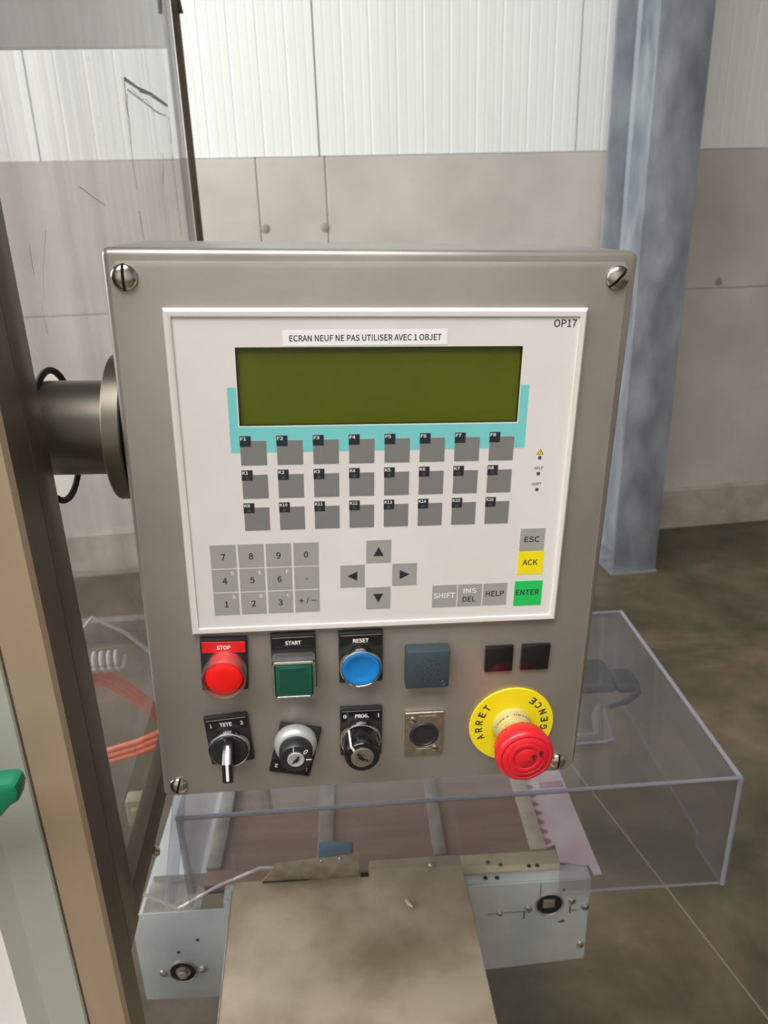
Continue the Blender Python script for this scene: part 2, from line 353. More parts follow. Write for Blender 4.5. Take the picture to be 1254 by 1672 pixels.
# pane with the round cut-out for the tube
def pane_with_hole():
    b = B([M['pane'], M['rubber']]); hy, hz, r = 0.064, 1.4790, 0.0425
    y0, y1, z0, z1 = 0.0035, 0.862, 1.150, 2.35
    n = 40; ring = []; out = []
    for i in range(n):
        a = 2 * PI * i / n; cy, cz = math.cos(a), math.sin(a)
        ry, rz_ = hy + r * cy, hz + r * cz
        ry = max(ry, y0 + 0.0003)
        ring.append((ry, rz_))
        t = min(((y1 - hy) / cy) if cy > 1e-6 else 9, ((y0 - hy) / cy) if cy < -1e-6 else 9, ((z1 - hz) / cz) if cz > 1e-6 else 9, ((z0 - hz) / cz) if cz < -1e-6 else 9)
        out.append((hy + t * cy, hz + t * cz))
    corners = [(y1, z1), (y0, z1), (y0, z0), (y1, z0)]
    vr = [b.bm.verts.new((-0.088, p[0], p[1])) for p in ring]; vo = [b.bm.verts.new((-0.088, p[0], p[1])) for p in out]
    vc = {c: b.bm.verts.new((-0.088, c[0], c[1])) for c in corners}
    for i in range(n):
        j = (i + 1) % n; c = None
        for q in corners:
            aq = math.atan2(q[1] - hz, q[0] - hy) % (2 * PI); a0 = 2 * PI * i / n; a1 = a0 + 2 * PI / n
            if a0 < aq < a1: c = vc[q]
        vs = [vr[i], vo[i]] + ([c] if c else []) + [vo[j], vr[j]]
        try: b.bm.faces.new(vs)
        except ValueError: pass
    bmesh.ops.recalc_face_normals(b.bm, faces=b.bm.faces)
    return b
pane_with_hole().done('clear_pane', en, smooth=0, label='large clear plastic pane with scratches')
SCR = [[(0.4425, 1.7478), (0.5194, 1.7500), (0.6000, 1.7565), (0.7175, 1.7610)], [(0.451, 1.7394), (0.557, 1.741), (0.6293, 1.7417), (0.6968, 1.7462)], [(0.47, 1.744), (0.52, 1.741), (0.56, 1.7455), (0.60, 1.739), (0.64, 1.745)],
 [(0.4425, 1.7478), (0.4354, 1.7295), (0.4355, 1.7131), (0.4313, 1.6904), (0.4292, 1.662), (0.4325, 1.6449)], [(0.446, 1.735), (0.439, 1.722), (0.440, 1.705), (0.4345, 1.688)], [(0.4303, 1.6242), (0.4303, 1.6063), (0.4337, 1.5972)], [(0.7133, 1.7483), (0.7172, 1.7341), (0.7121, 1.715)],
 [(0.6296, 1.6966), (0.6199, 1.6784), (0.6009, 1.6598)], [(0.708, 1.7034), (0.7082, 1.6579), (0.7099, 1.5988)], [(0.1091, 1.6057), (0.101, 1.5964), (0.0887, 1.5819), (0.0803, 1.5637)], [(0.0717, 1.5969), (0.07, 1.5863), (0.0704, 1.5791)],
 [(0.2089, 1.6365), (0.2418, 1.6313), (0.2831, 1.6257)], [(0.3, 1.7401), (0.2996, 1.7365)], [(0.3084, 1.697), (0.3084, 1.6937)], [(0.0746, 1.5623), (0.074, 1.553), (0.0756, 1.5432)]]
b = B(clear_mat('scratch_mark', (150, 148, 146), 0.45, (140, 136, 134), 0.3, 0.5))
for i, P_ in enumerate(SCR):
    wd_ = 0.0032 if 3 <= i <= 8 else 0.0007
    if i < 2: wd_ = 0.005 - 0.003 * i
    pts_ = [Vector((-0.0872, p[0], p[1])) for p in P_]
    for q0, q1 in zip(pts_, pts_[1:]):
        d_ = (q1 - q0).normalized(); n_ = Vector((0, -d_.z, d_.y)) * wd_ * random.uniform(0.3, 0.6)
        b.bm.faces.new([b.bm.verts.new(v) for v in (q0 - n_, q1 - n_ * random.uniform(0.4, 1), q1 + n_, q0 + n_)])
b.done('scratch_marks', en, kind='stuff', smooth=0)
b = B(M['rubber']); path = [(-0.0885, 0.064 + 0.0425 * math.cos(a), 1.4790 + 0.0425 * math.sin(a)) for a in [math.radians(-125 + i * 10) for i in range(27)]]
b.tube(path, 0.0022, n=8); b.done('hole_gasket', en)
b = B(M['screw'])
for y, z in ((0.105, 1.105), (0.16, 1.170)): pass
b = B(M['screw']).lathe([(0.0001, 0.005), (0.003, 0.0045), (0.005, 0.002), (0.005, 0)], (-0.075, 0.150, 1.163), axis='x', n=16); b.done('bolt', en)
b = B(M['screw']).lathe([(0.0001, 0.005), (0.003, 0.0045), (0.005, 0.002), (0.005, 0)], (-0.077, 0.072, 1.118), axis='x', n=16); b.done('bolt', en)
B(M['header']).box(-1.35, -0.100, 0.845, 0.868, 1.857, 2.30).done('header_panel', en, label='grey sheet header seen through the clear pane')  # added sheet stands in for the grey band in the pane
B(M['rail']).box(-1.35, -0.095, 0.845, 0.868, 0.889, 0.934, bev=0.002).done('back_crossbar', en)
B(M['tandark']).box(-1.35, -1.31, 0.83, 0.87, 0, 2.35).done('post', en)
B(M['tandark']).box(-1.35, -0.075, -0.052, 0.876, 2.35, 2.38).done('top_frame', en)
# hoses and coil added behind the pane for hazy reflections, then the latch
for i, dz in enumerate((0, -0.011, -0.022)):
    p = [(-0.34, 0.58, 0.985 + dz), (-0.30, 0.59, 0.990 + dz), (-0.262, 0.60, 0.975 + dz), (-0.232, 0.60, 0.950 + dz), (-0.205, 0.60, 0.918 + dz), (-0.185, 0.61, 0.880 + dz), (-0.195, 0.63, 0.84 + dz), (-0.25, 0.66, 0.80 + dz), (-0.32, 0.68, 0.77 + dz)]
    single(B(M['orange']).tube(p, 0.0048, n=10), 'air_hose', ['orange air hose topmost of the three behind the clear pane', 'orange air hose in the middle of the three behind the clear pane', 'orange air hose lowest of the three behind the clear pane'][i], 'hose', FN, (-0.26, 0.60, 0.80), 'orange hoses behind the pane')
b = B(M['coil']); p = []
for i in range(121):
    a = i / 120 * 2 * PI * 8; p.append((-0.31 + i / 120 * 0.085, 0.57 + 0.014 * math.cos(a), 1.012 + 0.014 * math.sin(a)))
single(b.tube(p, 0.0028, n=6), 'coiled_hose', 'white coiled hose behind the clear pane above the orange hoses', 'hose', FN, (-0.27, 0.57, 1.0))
p = [(-0.33, 0.63, 1.0), (-0.28, 0.64, 1.05), (-0.235, 0.64, 1.02), (-0.20, 0.64, 0.98), (-0.17, 0.64, 0.94)]
single(B(M['cablewhite']).tube(p, 0.003, n=8), 'white_cable', 'thin white cable looping over the orange hoses behind the pane', 'cable', FN, (-0.25, 0.64, 0.94))
single(B(M['cream']).box(-0.167, -0.141, 0.29, 0.31, 0.951, 0.988, bev=0.003).box(-0.160, -0.148, 0.284, 0.292, 0.960, 0.980, bev=0.002), 'latch_block', 'pale square latch block behind the clear pane below the control box corner', 'latch', FN, (-0.154, 0.30, 0.951))
b = B([M['belt'], M['rail']]); b.box(-1.2, -0.44, 0.30, 0.84, 0.70, 0.745, bev=0.003); b.box(-1.2, -1.14, 0.3, 0.36, 0, 0.7).box(-0.50, -0.44, 0.3, 0.36, 0, 0.7).box(-1.2, -1.14, 0.78, 0.84, 0, 0.7).box(-0.50, -0.44, 0.78, 0.84, 0, 0.7)
b.mats = [M['galv']]; single(b, 'machine_bed', 'grey machine bed inside the guarded enclosure', 'machine', FN, (-0.8, 0.57, 0))

# grey cabinet door beside it with the green handle
cd = thing('cabinet_door', 'grey-green framed cabinet door at the lower left edge', 'door', FN, (-0.16, -0.035, 0))
b = B(M['greyprof']); b.prism([(-0.1290, -0.050), (-0.1055, -0.050), (-0.1045, -0.049), (-0.1045, -0.024), (-0.1290, -0.024)], 0, 2.2, axis='z'); b.done('door_frame', cd)
b = B(M['greyprof']); b.prism([(-0.1435, -0.0505), (-0.1292, -0.0485), (-0.1292, -0.026), (-0.1435, -0.026)], 0, 2.2, axis='z'); b.done('inner_frame', cd)
B(M['membrane']).box(-0.60, -0.1437, -0.046, -0.030, 0, 2.2).done('infill_panel', cd, label='pale streaked infill panel')
B(M['rubber']).box(-0.1044, -0.1016, -0.040, -0.028, 0, 2.2).done('gasket', cd)
b = B(M['handle_green']); 
prof = [(-0.24, 1.3365), (-0.0945, 1.3365), (-0.0915, 1.3345), (-0.0905, 1.330), (-0.0925, 1.3235), (-0.097, 1.3155), (-0.103, 1.309), (-0.12, 1.302), (-0.24, 1.296)]
prof = [(x, z - 0.0055 * (z > 1.32)) for x, z in prof]; b.prism(prof, -0.094, -0.080, bev=0.0025); b.box(-0.19, -0.165, -0.080, -0.045, 1.305, 1.33, bev=0.002); b.done('lever_handle', cd, label='green plastic lever handle')

# ------------------------------------------------------------------ control panel
LM = Matrix(((0.9986279, 0.0358876, 0.0381358, -0.062073), (-0.0351977, 0.9992071, -0.0186108, 0.437869), (-0.0387735, 0.0172430, 0.9990992, 1.563060), (0, 0, 0, 1)))
cp = bpy.data.objects.new('control_panel', None); COL.objects.link(cp); cp.matrix_world = LM; cp.empty_display_size = 0.05
tag(cp, 'stainless steel operator box with keypad display and push buttons', 'control panel')
K = 0.001
def D(*mats): return B(list(mats), K)
# housing
b = D(M['steel_body'])
vs = []
for y in (3.2, 120):
    for x, z in ((-31, 31), (269.5, 31), (270, -334), (-30.5, -338)): vs.append(b.bm.verts.new((x, y, z)))
fs = [b.bm.faces.new([vs[i] for i in f]) for f in ((0, 1, 2, 3), (7, 6, 5, 4), (0, 4, 5, 1), (1, 5, 6, 2), (2, 6, 7, 3), (3, 7, 4, 0))]
bmesh.ops.recalc_face_normals(b.bm, faces=fs)
bmesh.ops.bevel(b.bm, geom=list(b.bm.edges), offset=4.5, segments=4, profile=0.5, affect='EDGES')
b.done('housing', cp, label='plain steel housing with rounded edges', smooth=50)
b = D(M['steel'])
b.prism([(-22, 24), (259.5, 25), (262.5, 22), (266.2, -326), (263.5, -332.5), (260, -334), (-27, -334.5), (-29.6, -331), (-25.6, 20)], 0, 3.1, bev=0.5)
b.done('front_plate', cp, label='brushed steel front plate')
def screw(cx, cz, r, ang):
    b = D(M['screw'], M['dark'])
    prof = [(0.0001, -0.52 * r)] + [(r * math.sin(t), -0.52 * r * math.cos(t) * 0.999) for t in (0.25, 0.5, 0.75, 1.0, 1.25, 1.45)] + [(r, 0.0)]
    b.lathe(prof, (0, 0, 0), n=32)
    g = b.bm
    for d in (0.11 * r, -0.11 * r):
        bmesh.ops.bisect_plane(g, geom=g.verts[:] + g.edges[:] + g.faces[:], plane_co=(d, 0, 0), plane_no=(1, 0, 0))
    kill = [f for f in g.faces if abs(f.calc_center_median().x) < 0.1 * r and f.calc_center_median().y < -0.1 * r]
    bmesh.ops.delete(g, geom=kill, context='FACES')
    b.box(-0.12 * r, 0.12 * r, -0.12 * r, -0.02 * r, -0.98 * r, 0.98 * r, m=1)
    for sx in (-1, 1):   # slot walls
        n = 12; top = [(sx * 0.11 * r, -0.52 * r * math.sqrt(max(0, 1 - (q / r) ** 2 - 0.0121)), q) for q in [r * (-0.95 + 1.9 * i / n) for i in range(n + 1)]]
        tv = [g.verts.new(p) for p in top]; bv = [g.verts.new((p[0], -0.1 * r, p[2])) for p in top]
        for i in range(n): g.faces.new((tv[i], tv[i + 1], bv[i + 1], bv[i]))
    b.move(Matrix.Translation((cx, 0, cz)) @ Matrix.Rotation(ang, 4, 'Y'))
    b.done('screw', cp, label='slotted domed screw')
screw(-18.6, 15.8, 7.3, math.radians(0)); screw(256.4, 16.6, 7.0, math.radians(42)); screw(-19.4, -326, 6.6, math.radians(14)); screw(254.6, -325.4, 6.2, math.radians(4))
# cap washer look for slots keeps real geometry

# operator panel: bezel mesh is the part, everything on it a sub-part
b = D(M['bezel'])
rings = []
for o_, y in ((0, 0), (0, -2.4), (0.7, -3.8), (1.6, -4.4), (3.2, -4.4), (4.4, -4.0), (4.7, -2.9), (5.0, -2.9)):
    rings.append([b.bm.verts.new(p) for p in ((o_, y, -o_), (240 - o_, y, -o_), (240 - o_, y, -203.9 + o_), (o_, y, -203.9 + o_))])
for k in range(len(rings) - 1):
    for i in range(4): b.bm.faces.new((rings[k][i], rings[k][(i + 1) % 4], rings[k + 1][(i + 1) % 4], rings[k + 1][i]))
bmesh.ops.recalc_face_normals(b.bm, faces=b.bm.faces)
op = b.done('operator_panel', cp, label='off-white keypad unit with green display', smooth=30)
def sub(b, name, label=None, **k): return b.done(name, op, label, **k)
b = D(M['membrane'])   # membrane with the display cut-out
X = (4.8, 37.9, 203.1, 235.2); Z = (-4.8, -21.3, -66.6, -199.1)
for i in range(3):
    for j in range(3):
        if (i, j) != (1, 1): b.box(X[i], X[i + 1], -3.0, -0.2, Z[j + 1], Z[j])
sub(b, 'membrane', smooth=0)
b = D(M['lcd'], M['lcdwall'])
b.box(37.9, 203.1, -0.7, -0.2, -66.6, -21.3)
for q in ((37.9, 38.3, -66.6, -21.3), (202.7, 203.1, -66.6, -21.3), (37.9, 203.1, -66.6, -66.2), (37.9, 203.1, -21.7, -21.3)): b.box(q[0], q[1], -2.9, -0.7, q[2], q[3], m=1)
sub(b, 'display_screen', 'dark olive green display window', smooth=0)
b = D(M['teal'])
for q in ((32.1, 37.2, -82.9, -44), (203.7, 208.9, -82.9, -44), (37.2, 203.7, -82.9, -67.3)): b.box(q[0], q[1], -3.04, -3.0, q[2], q[3])
sub(b, 'teal_band', 'turquoise printed band', smooth=0)
b = D(M['paper'], M['ink'])
b.box(64.7, 158.2, -3.16, -3.02, -20.4, -11.9, rot=Matrix.Rotation(math.radians(-0.35), 3, 'Y'))
b.text('ECRAN NEUF NE PAS UTILISER AVEC 1 OBJET', 111.6, -16.2, -3.2, 3.6, m=1, wd=86.5, rot=math.radians(0.35))
sub(b, 'sticker', 'white paper strip with black capitals', smooth=0)
b = D(M['inkblue']); b.text('OP17', 227.2, -8.4, -3.03, 4.5, wd=13.6); sub(b, 'model_lettering', smooth=0)
n = 0
for row, (zt, zb) in enumerate(((-75.5, -90.5), (-96.5, -111.5), (-117.4, -132.4))):
    for c in range(8):
        x = 37.6 + 21.32 * c; n += 1
        b = D(M['key'], M['tag'], M['white'], M['led'])
        b.box(x, x + 15.2, -3.18, -3.0, zb, zt, bev=0.05, seg=1)
        b.box(x - 0.15, x + 6.35, -3.24, -3.0, zt - 3.5, zt + 2.9, m=1)
        t = ('F%d' % (c + 1)) if row == 0 else 'K%d' % (c + 1 + 8 * (row - 1))
        b.text(t, x + 0.35, zt + 1.3, -3.27, 2.0, m=2, align='l', wd=4.6 if len(t) == 3 else 3.4)
        if row: b.box(x + 2.1, x + 4.0, -3.27, -3.24, zt - 2.9, zt - 1.0, m=3)
        sub(b, 'function_key', smooth=0)
def key(x, z, wd, h, m, items, name='key', label=None):
    b = D(m, M['ink'], M['white']); b.box(x, x + wd, -3.15, -3.0, z - h, z, bev=0.05, seg=1)
    for it in items:
        if it[0] == 'tri': b.prism([(x + wd / 2 + it[1] * p[0] + it[2] * p[1], z - h / 2 + it[1] * p[1] - it[2] * p[0]) for p in ((-3.3, -3.1), (3.3, -3.1), (0, 3.3))], -3.2, -3.15, m=1)
        elif it[0] == 'box': b.box(x + it[1] - it[3], x + it[1] + it[3], -3.2, -3.15, z + it[2] - it[3], z + it[2] + it[3], m=1)
        else: b.text(it[0], x + it[1], z + it[2], -3.19, it[3], m=it[4], wd=it[5] if len(it) > 5 else None)
    sub(b, name, label, smooth=0)
NUM = [['7', '8', '9', '0'], ['4', '5', '6', '.'], ['1', '2', '3', '+/-']]
ALT = [['', '', '', ''], ['D', 'E', 'F', ''], ['A', 'B', 'C', '']]
for r_ in range(3):
    for c in range(4):
        it = []
        t = NUM[r_][c]
        if t == '+/-': it = [('+', 4, -7.6, 3.2, 1), ('/', 8, -7.6, 4.2, 1), ('_', 12, -7.6, 0.5, 1, 3.4)]
        elif t == '.': it = [('box', 7.9, -8.6, 0.42)]
        else: it = [(t, 7.8, -8.2, 4.3, 1)]
        if ALT[r_][c]: it.append((ALT[r_][c], 12.8, -3.0, 2.4, 2))
        key(15.4 + 17.0 * c, -141.5 - 16.5 * r_, 15.7, 15.8, M['key2'], it, 'number_key')
key(112.0, -141.4, 15.8, 15.8, M['key2'], [('tri', 1, 0)], 'arrow_key')
key(95.5, -158.1, 15.6, 15.8, M['key2'], [('tri', 0, -1)], 'arrow_key')
key(112.0, -174.4, 15.8, 15.8, M['key2'], [('tri', -1, 0)], 'arrow_key')
key(128.8, -158.1, 15.8, 15.8, M['key2'], [('tri', 0, 1)], 'arrow_key')
key(155.3, -174.7, 16.1, 16.2, M['key2'], [('SHIFT', 8, -7.6, 3.9, 2, 14)], 'command_key')
key(172.1, -174.7, 16.1, 16.2, M['key2'], [('INS', 8.1, -4.8, 3.7, 2, 8.6), ('DEL', 7.8, -11.0, 3.7, 1, 8.6)], 'command_key')
key(189.0, -174.7, 16.0, 16.2, M['key2'], [('HELP', 8, -7.6, 3.9, 1, 12.2)], 'command_key')
key(211.0, -136.6, 16.2, 15.8, M['key2'], [('ESC', 7.9, -7.6, 4.0, 1, 10)], 'command_key')
key(210.7, -152.7, 17.0, 16.4, M['yellow'], [('ACK', 8.3, -7.8, 4.0, 1, 10.2)], 'command_key', 'yellow ACK key')
key(210.0, -173.9, 18.8, 18.3, M['green'], [('ENTER', 9, -8.4, 4.0, 1, 15.8)], 'command_key', 'green ENTER key')
for i, z in enumerate((-89.4, -99.7, -110.2)):
    b = D(M['led']); b.box(218.1, 220.1, -3.2, -3.0, z - 1.0, z + 1.0, bev=0.1, seg=1); sub(b, 'indicator_light', smooth=0)
b = D(M['yellow'], M['ink']); b.prism([(217.1, -87.4), (221.3, -87.4), (219.2, -83.8)], -3.06, -3.0, m=1); b.prism([(217.7, -87.1), (220.7, -87.1), (219.2, -84.5)], -3.1, -3.05); b.box(219.05, 219.35, -3.13, -3.1, -86.5, -85.3, m=1)
sub(b, 'warning_mark', 'small yellow warning triangle', smooth=0)
b = D(M['ink']); b.text('HELP', 219.2, -96.2, -3.03, 1.9, wd=5.4); b.text('SHIFT', 218.6, -106.6, -3.03, 1.9, wd=6); sub(b, 'small_lettering', smooth=0)

# ---- push buttons
def holder(name, cx, cz, wd, h, ang, label, leg, legm, txts, legz=None, flip=False):
    # black legend holder = the part; returns it
    b = D(M['black'])
    b.box(-wd / 2, wd / 2, -3, 0.05, -h / 2, h / 2, bev=0.8)
    T_ = Matrix.Translation((cx, 0, cz)) @ Matrix.Rotation(-ang, 4, 'Y')
    b.move(T_); o = b.done(name, cp, label)
    s_ = -1 if flip else 1
    zc = s_ * (h / 2 - 6.6)
    b = D(legm, M['white'], M['dark'])
    b.box(-wd / 2 + 0.7, wd / 2 - 0.7, -3.1, -2.9, zc - 4.8, zc + 4.8, m=2)
    b.box(-wd / 2 + 1.2, wd / 2 - 1.2, -3.5, -3.0, zc - 4.1, zc + 4.1, bev=0.15, seg=1)
    for t, x, wd_ in txts: b.text(t, x * s_, zc, -3.55, 3.0, m=1, wd=wd_, rot=PI if flip else 0, off=0.012)
    b.move(T_); b.done('legend_plate', o, leg, smooth=30)
    return o
def knurl_ring(o, cx, cz, r, y, m, inner, name='ring', label=None):
    b = D(m); b.lathe([(r - 1.2, -2.5), (r - 0.2, -3.5), (r, y + 1.5), (r - 0.3, y + 0.4), (r - 1.0, y), (inner, y + 0.3), (inner, y + 2.5)], (cx, 0, cz), n=48)
    return b.done(name, o, label, smooth=40)
# STOP
o = holder('stop_button', 18.9, -227.1, 30.2, 39.6, math.radians(-1.5), 'round red STOP push button on black holder', 'red legend reading STOP', M['redlabel'], [('STOP', 0, 9)])
b = D(M['pinkclear']); b.lathe([(13.4, -3), (14.0, -6), (14.2, -17.2), (13.8, -18.2), (13.2, -18.2), (12.7, -17), (12.4, -4)], (19.6, 0, -229.6), n=48); b.done('clear_guard_ring', o, 'transparent pinkish ring', smooth=40)
b = D(M['red']); b.lathe([(0.0001, -17.4), (6, -17.3), (10, -16.9), (11.5, -16.1), (12.0, -14.5), (12.0, -3.0)], (19.6, 0, -229.6), n=48); b.done('lens_cap', o, 'bright red lens', smooth=40)
# START
o = holder('start_button', 64.2, -227.3, 29.4, 42.4, math.radians(0.3), 'green square START push button on black holder', 'black legend reading START', M['blackgloss'], [('START', 0, 10.4)])
def rsq(cx, cz, a, r, n=6):
    P_ = []
    for k, (sx, sz) in enumerate(((1, 1), (-1, 1), (-1, -1), (1, -1))):
        for i in range(n + 1):
            t = k * PI / 2 + i / n * PI / 2; P_.append((cx + sx * (a - r) + r * math.cos(t), cz + sz * (a - r) + r * math.sin(t)))
    return P_
b = D(mat('satin_square', (150, 148, 146), 0.3, 0.8), M['chrome'])
L1 = [(14.2, -3, 2.5), (14.2, -12.5, 2.5), (13.6, -14.2, 2.2), (12.5, -14.4, 1.8), (12.0, -13.4, 1.2)]
rings = [[b.bm.verts.new((x, y, z)) for x, z in rsq(64.1, -234.6, a, r)] for a, y, r in L1]
for k in range(len(rings) - 1):
    nn = len(rings[k])
    for i in range(nn): b.bm.faces.new((rings[k][i], rings[k][(i + 1) % nn], rings[k + 1][(i + 1) % nn], rings[k + 1][i])).material_index = 0 if k == 0 else 1
bmesh.ops.recalc_face_normals(b.bm, faces=b.bm.faces); b.done('square_ring', o, 'satin metal square ring', smooth=40)
b = D(M['greenlens'], M['greenlens2']); b.box(52.2, 76.0, -14.0, -4, -246.5, -222.7, bev=0.8); b.box(54.6, 73.6, -14.15, -13.8, -244, -225.2, m=1, bev=0.2, seg=1)
for dx, dz in ((53.6, -224.3), (74.6, -245)): b.box(dx - 0.5, dx + 0.5, -14.3, -14, dz - 0.5, dz + 0.5, m=1)
b.done('lens_cap', o, 'dark green square lens', smooth=40)
# RESET
o = holder('reset_button', 108.7, -226.3, 29.4, 39.4, math.radians(0.5), 'blue RESET push button on black holder', 'black legend reading RESET', M['blackgloss'], [('RESET', 0, 10.4)])
knurl_ring(o, 108.3, -231.2, 14.0, -10.3, M['chrome'], 12.7, 'chrome_ring')
b = D(M['blue']); b.lathe([(0.0001, -9.2), (5, -9.35), (9, -9.9), (11, -10.8), (12.2, -10.6), (12.6, -9.6), (12.6, -3)], (108.3, 0, -231.2), n=48); b.done('button_cap', o, 'round blue cap', smooth=50)
# TETE rotary
o = holder('rotary_selector', 18.3, -286.9, 29.5, 39.2, math.radians(4.7), 'black rotary selector reading 1 TETE 2 with white stripe', 'black legend reading 1 TETE 2', M['blackgloss'], [('TETE', -0.5, 8.2), ('1', -10.6, 1.0), ('2', 10.2, 2.0)])
knurl_ring(o, 18.4, -291.3, 13.9, -9.5, M['chrome'], 12.6, 'chrome_ring')
b = D(M['black']); b.lathe([(0.0001, -11), (11.6, -11), (12.6, -10), (12.6, -3)], (18.4, 0, -291.3), n=48); b.done('knob_disc', o)
b = D(M['blackgloss'], M['white'])
Lv = [(-279.0, -10.5), (-281, -17), (-289, -26.5), (-302, -28.5), (-304.5, -26), (-304.5, -10.5)]
b.prism([(-10.5 + 0 * 0, 0)] if False else [(y, z) for z, y in Lv], 15.2, 22.0, axis='x', bev=0.5)
for (z0, y0), (z1, y1) in zip(Lv[1:3], Lv[2:4]):
    v = [b.bm.verts.new(p) for p in ((17.7, y0 - 0.1, z0), (19.6, y0 - 0.1, z0), (19.6, y1 - 0.1, z1 + (1.2 if z1 < -300 else 0)), (17.7, y1 - 0.1, z1 + (1.2 if z1 < -300 else 0)))]
    b.bm.faces.new(v).material_index = 1
b.done('lever', o, 'black lever bar with white stripe')
# key switch, tilted
o = holder('key_switch', 62.8, -299.6, 29.0, 41.5, math.radians(-13.4), 'black and silver key switch on a tilted black plate', 'black legend strip at the lower edge', M['blackgloss'], [('2', -10.5, 2.0), ('.', 11, 0.8)][::-1] and [('1', -11, 1.0), ('2', 10.5, 2.0)], flip=True)
b = D(M['satin']); b.lathe([(13.2, -2.5), (14.6, -4.5), (14.6, -8), (13.8, -11), (12.2, -12.5), (11.0, -12.8)], (63.4, 0, -290.6), n=48); b.done('silver_ring', o, 'matt silver ring', smooth=50)
b = D(M['black'], M['white']); b.lathe([(0.0001, -21.5), (5.2, -21.5), (9.8, -22), (10.8, -21), (11.4, -16), (11.4, -8)], (63.6, 0, -291.2), n=48)
b.box(61.9, 62.5, -22.15, -21.7, -286.2, -281.8, m=1); b.text('0', 70.2, -285.8, -22.1, 4.2, m=1, wd=2.2, rot=math.radians(-35)); b.box(70.3, 74.0, -22.15, -21.8, -292.6, -292.1, m=1)
b.done('barrel', o, smooth=40)
def lock(o, cx, cz, y, r, ang, m=M['nickel']):
    b = D(m, M['dark'], M['chrome']); b.lathe([(0.0001, 0.35), (r * 0.25, 0.3), (r * 0.45, 0), (r * 0.92, -0.3), (r, 0), (r, 1.6)], (0, 0, 0), n=36)
    b.box(-r * 0.62, r * 0.62, -0.5, 0.5, -r * 0.09, r * 0.09, m=1); b.box(-r * 0.3, r * 0.3, -0.55, -0.2, -r * 0.26, -r * 0.09, m=1); b.box(-r * 0.1, r * 0.35, -0.56, -0.2, r * 0.09, r * 0.2, m=2)
    b.move(Matrix.Translation((cx, y, cz)) @ Matrix.Rotation(ang, 4, 'Y')); b.done('lock_cylinder', o, 'round metal lock face with slot')
lock(o, 63.6, -291.6, -22.4, 5.7, math.radians(-50), M['satin'])
# PROG key switch
o = holder('key_switch', 108.9, -286.6, 29.2, 40.2, math.radians(-0.3), 'tall black key switch reading 0 PROG. 1', 'black legend reading 0 PROG. 1', M['blackgloss'], [('0', -11.4, 2.2), ('PROG.', 0.4, 9.4), ('I', 11.9, 0.7)])
knurl_ring(o, 108.3, -290.2, 14.0, -9.5, M['chrome'], 12.4, 'chrome_ring')
b = D(M['blackgloss'], M['white']); b.lathe([(0.0001, -26.4), (7.5, -26.4), (11.0, -26.8), (12.0, -25.4), (12.3, -16), (12.5, -9), (12.5, -3)], (108.1, 0, -289.2), n=48)
v = [b.bm.verts.new(p) for p in ((99.3, -10, -279.9), (100.4, -10, -279.1), (100.9, -26.7, -279.5), (99.7, -26.7, -280.4))]; b.bm.faces.new(v).material_index = 1
b.prism([(99.9, -280.6), (101.1, -279.7), (103.7, -284.2), (102.5, -285.0)], -26.95, -26.6, m=1); b.done('barrel', o, smooth=40)
lock(o, 108.0, -289.2, -27.0, 7.7, math.radians(40))
# buzzer
b = D(M['buzzer']); b.box(138.5, 168.0, -10.5, 0.05, -248.6, -219.6, bev=1.2)
o = b.done('buzzer', cp, 'slate grey square sounder with ring of tiny holes')
b = D(M['dark'], M['buzzer'])
for rr, cnt in ((1.8, 6), (4.2, 12), (6.6, 18), (8.4, 24)):
    for i in range(cnt):
        a = 2 * PI * i / cnt; b.lathe([(0.0001, -0.18), (0.32, -0.15), (0.38, 0.1)], (153.3 + rr * math.cos(a), -10.5, -234.2 + rr * math.sin(a)), n=6, m=i % 2)
b.done('sound_holes', o, kind='stuff')
b = D(M['buzzer']); b.lathe([(0.0001, -0.2), (1.3, -0.25), (1.6, -0.5), (1.9, -0.2), (1.9, 0.1)], (163.6, -10.5, -244.6), n=20); b.done('corner_stud', o)
# round connector socket
b = D(M['nickel']); n_ = 48; a0 = [(139.8, -310.2), (167, -310.2), (167, -273.9), (139.8, -273.9)]
cx, cz, rr = 153.6, -293.0, 10.2
ring = [(cx + rr * math.cos(2 * PI * i / n_), cz + rr * math.sin(2 * PI * i / n_)) for i in range(n_)]
outr = []
for i in range(n_):
    a = 2 * PI * i / n_; c_, s_ = math.cos(a), math.sin(a)
    t = min((167 - cx) / c_ if c_ > 1e-6 else 1e9, (139.8 - cx) / c_ if c_ < -1e-6 else 1e9, (-273.9 - cz) / s_ if s_ > 1e-6 else 1e9, (-310.2 - cz) / s_ if s_ < -1e-6 else 1e9)
    outr.append((cx + t * c_, cz + t * s_))
for crn in ((167, -273.9), (139.8, -273.9), (139.8, -310.2), (167, -310.2)):   # snap nearest outline point to each corner
    k = min(range(n_), key=lambda i: (outr[i][0] - crn[0]) ** 2 + (outr[i][1] - crn[1]) ** 2); outr[k] = crn
for y0, y1 in ((-2.4, 0.05),):
    F_ = [[b.bm.verts.new((p[0], y, p[1])) for p in q] for q, y in ((outr, y1), (outr, y0 + 0.4), ([(cx + (p[0] - cx) * 0.98, cz + (p[1] - cz) * 0.98) for p in outr], y0), ([(cx + (p[0] - cx) * 1.03, cz + (p[1] - cz) * 1.03) for p in ring], y0), (ring, y0 + 0.4), (ring, y1))]
    for k in range(5):
        for i in range(n_): b.bm.faces.new((F_[k][i], F_[k][(i + 1) % n_], F_[k + 1][(i + 1) % n_], F_[k + 1][i]))
bmesh.ops.recalc_face_normals(b.bm, faces=b.bm.faces)
o = b.done('round_connector_socket', cp, 'nickel plated round pin socket', smooth=30)
